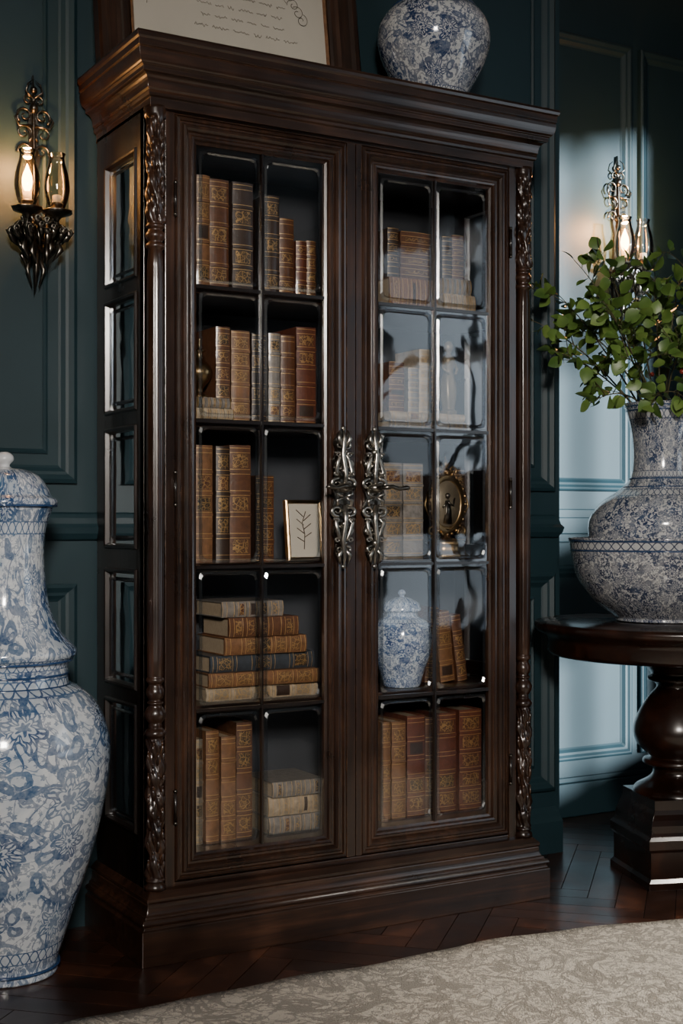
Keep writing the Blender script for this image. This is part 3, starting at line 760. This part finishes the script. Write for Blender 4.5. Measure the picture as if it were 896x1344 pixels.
# ------------------------------------------------------------------ wall sconces
def sconce(loc, sc=1.0, en=4.0):
    s = B('wall_sconce'); A = 'bronze'
    pl = smooth_prof([(-.004, -.16), (-.02, -.13), (-.028, -.09), (-.018, -.05), (-.012, 0), (-.010, .05), (-.018, .09), (-.010, .13), (-.014, .17), (-.006, .21), (-.004, .25), (-.001, .30)], 4)
    Q = Matrix(((1, 0, 0, 0), (0, 0, -1, 0), (0, 1, 0, 0), (0, 0, 0, 1)))
    s.prism(pl+[(-a, z) for a, z in reversed(pl)], .002, .012, A, Q)
    s.tube([(0, -.016, -.15), (0, -.02, 0), (0, -.018, .12), (0, -.014, .22), (0, -.012, .30)], [.007, .006, .005, .004, .001], A)
    s.ball((0, -.014, .262), .009, A); s.ball((0, -.016, .215), .011, A, sz=1.3); s.ball((0, -.018, .10), .012, A)
    for m_ in (1, -1):
        for cz, rr, tr in ((.235, .014, 1.3), (.195, .022, -1.4), (.150, .024, 1.4), (.105, .020, -1.3)):
            s.tube(spiral(m_*rr*1.05, cz, .003, rr, pi/2, tr*m_, -.014), [.0012+.0022*i/22 for i in range(23)], A, 7)
        s.tube([(0, -.014, .24), (m_*.022, -.02, .255), (m_*.016, -.02, .275), (m_*.004, -.016, .285)], [.003, .003, .002, .001], A, 6)
        s.tube([(0, -.014, .17), (m_*.04, -.02, .165), (m_*.05, -.02, .185), (m_*.042, -.02, .196)], [.003, .003, .003, .001], A, 6)
    for cx, lit in ((-.040, True), (.036, False)):
        s.tube([(0, -.02, -.12), (cx*.5, -.06, -.135), (cx, -.085, -.11), (cx, -.09, -.075)], [.006, .006, .005, .005], A)
        s.lathe(smooth_prof([(.006, -.085), (.012, -.075), (.034, -.066), (.038, -.058), (.030, -.060), (.012, -.062), (.013, -.05), (.016, -.042), (.012, -.038)], 3), A, (cx, -.09, 0), 28,
                fn=lambda r, z, a: r*(1+.07*math.cos(a*8)) if r > .02 else r)
        s.lathe([(.011, -.04), (.011, -.02), (.006, -.018)], 'candle', (cx, -.09, 0), 20)
        if lit:
            s.lathe(smooth_prof([(.003, -.02), (.009, -.012), (.013, .004), (.011, .022), (.005, .038), (.0008, .05)], 4), 'bulb', (cx, -.09, 0), 20)
        gp = smooth_prof([(.018, -.055), (.026, -.035), (.032, -.005), (.029, .03), (.021, .06), (.019, .075), (.022, .085)], 5)
        s.lathe(gp, 'glass_shade', (cx, -.09, 0), 32)
    for k in range(30):
        a = k/30*2*pi; rr = .030+.026*((k % 3)/2)
        x = rr*1.25*math.cos(a); y = -.062+rr*.75*math.sin(a); y = min(y, -.012)
        top = -.070-.014*(k % 3); ln = .03+.035*rnd.random()
        s.tube([(x*.8, y, top), (x*1.12, y-.006, top-ln*.35), (x*.95, y-.004, top-ln*.75), (x*.75, y+.002, top-ln)], [.003, .010, .008, .002], A, 6, flat=.5)
        s.tube(spiral(x, top-ln*.3, .002, .011, a, 1.2, y-.01, 12), .0026, 'silver' if k % 3 == 0 else A, 6)
        if k % 2: s.tube([(x*.6, y, top-ln*.7), (x*.75, y-.006, top-ln-.02), (x*.45, y, top-ln-.05)], [.003, .008, .001], A, 6, flat=.5)
    for m_ in (1, -1):
        s.tube([(0, -.03, -.13), (m_*.03, -.05, -.17), (m_*.045, -.05, -.15), (m_*.05, -.05, -.13)], [.006, .007, .005, .002], A, 7)
        s.tube([(0, -.02, -.14), (m_*.022, -.03, -.20), (m_*.008, -.03, -.245)], [.006, .006, .001], A, 7)
    s.tube([(0, -.03, -.13), (0, -.035, -.2), (0, -.02, -.262)], [.012, .009, .001], A)
    ob = s.done(loc=loc); ob.scale = (sc,)*3
    l = bpy.data.lights.new('bulb_light', 'POINT'); l.energy = en; l.color = (1, .46, .15); l.shadow_soft_size = .012
    lo = bpy.data.objects.new('sconce_bulb_light', l); lo.location = (-.040, -.09, .075); lo.parent = ob
    bpy.context.scene.collection.objects.link(lo)
    return ob
sconce((-.135, WY, 1.89), 1.0, 4.0); sconce((2.165, RY, 2.045), 1.15, 11)

# ------------------------------------------------------------------ lights
def area(name, loc, target, sx, sy, e, col, spread=180):
    l = bpy.data.lights.new(name, 'AREA'); l.shape = 'RECTANGLE'; l.size = sx; l.size_y = sy; l.energy = e; l.color = col; l.spread = math.radians(spread)
    o = bpy.data.objects.new(name, l); o.location = loc
    o.rotation_euler = (Vector(target)-Vector(loc)).to_track_quat('-Z', 'Y').to_euler(); bpy.context.scene.collection.objects.link(o); return o
def spot(name, loc, target, e, col, ang, blend, rad):
    l = bpy.data.lights.new(name, 'SPOT'); l.energy = e; l.color = col; l.spot_size = math.radians(ang); l.spot_blend = blend; l.shadow_soft_size = rad
    o = bpy.data.objects.new(name, l); o.location = loc
    o.rotation_euler = (Vector(target)-Vector(loc)).to_track_quat('-Z', 'Y').to_euler(); bpy.context.scene.collection.objects.link(o); return o
area('window_skylight', (RX+.14, (wy0+wy1)/2, (wz0+wz1)/2), (0, (wy0+wy1)/2, (wz0+wz1)/2), 2.1, 2.25, 38, (.78, .89, 1))
spot('rug_fill_spot', (2.4, -2.2, 2.9), (1.3, -1.0, 0), 600, (1, .93, .82), 35, .8, .12)  # added spot with no real fixture, stands in for sun on the rug
s = bpy.data.lights.new('sun', 'SUN'); s.energy = 20; s.color = (.80, .93, 1); s.angle = .04
so = bpy.data.objects.new('sun', s); so.rotation_euler = Vector((-1.35, 4.2, -.36)).to_track_quat('-Z', 'Y').to_euler(); bpy.context.scene.collection.objects.link(so)
area('front_fill_light', (-1.6, -4.2, 2.3), (.6, .1, .95), .5, .5, 24, (1, .92, .83), 60)  # added fill lamp behind the camera, brightens cabinet front and books
wd = bpy.data.worlds.new('w'); bpy.context.scene.world = wd; wd.use_nodes = True
bg = wd.node_tree.nodes['Background']; bg.inputs[0].default_value = (.45, .6, .75, 1); bg.inputs[1].default_value = .06

# ------------------------------------------------------------------ camera
cam = bpy.data.cameras.new('camera'); co = bpy.data.objects.new('camera', cam); bpy.context.scene.collection.objects.link(co)
cam.sensor_fit = 'HORIZONTAL'; cam.sensor_width = 36; cam.lens = 36*1780/896; cam.shift_y = 18/896
co.location = (-1.2, -2.983, 1.04); co.rotation_euler = (pi/2, 0, -math.atan2(.504, .864))
cam.clip_start = .05
bpy.context.scene.camera = co
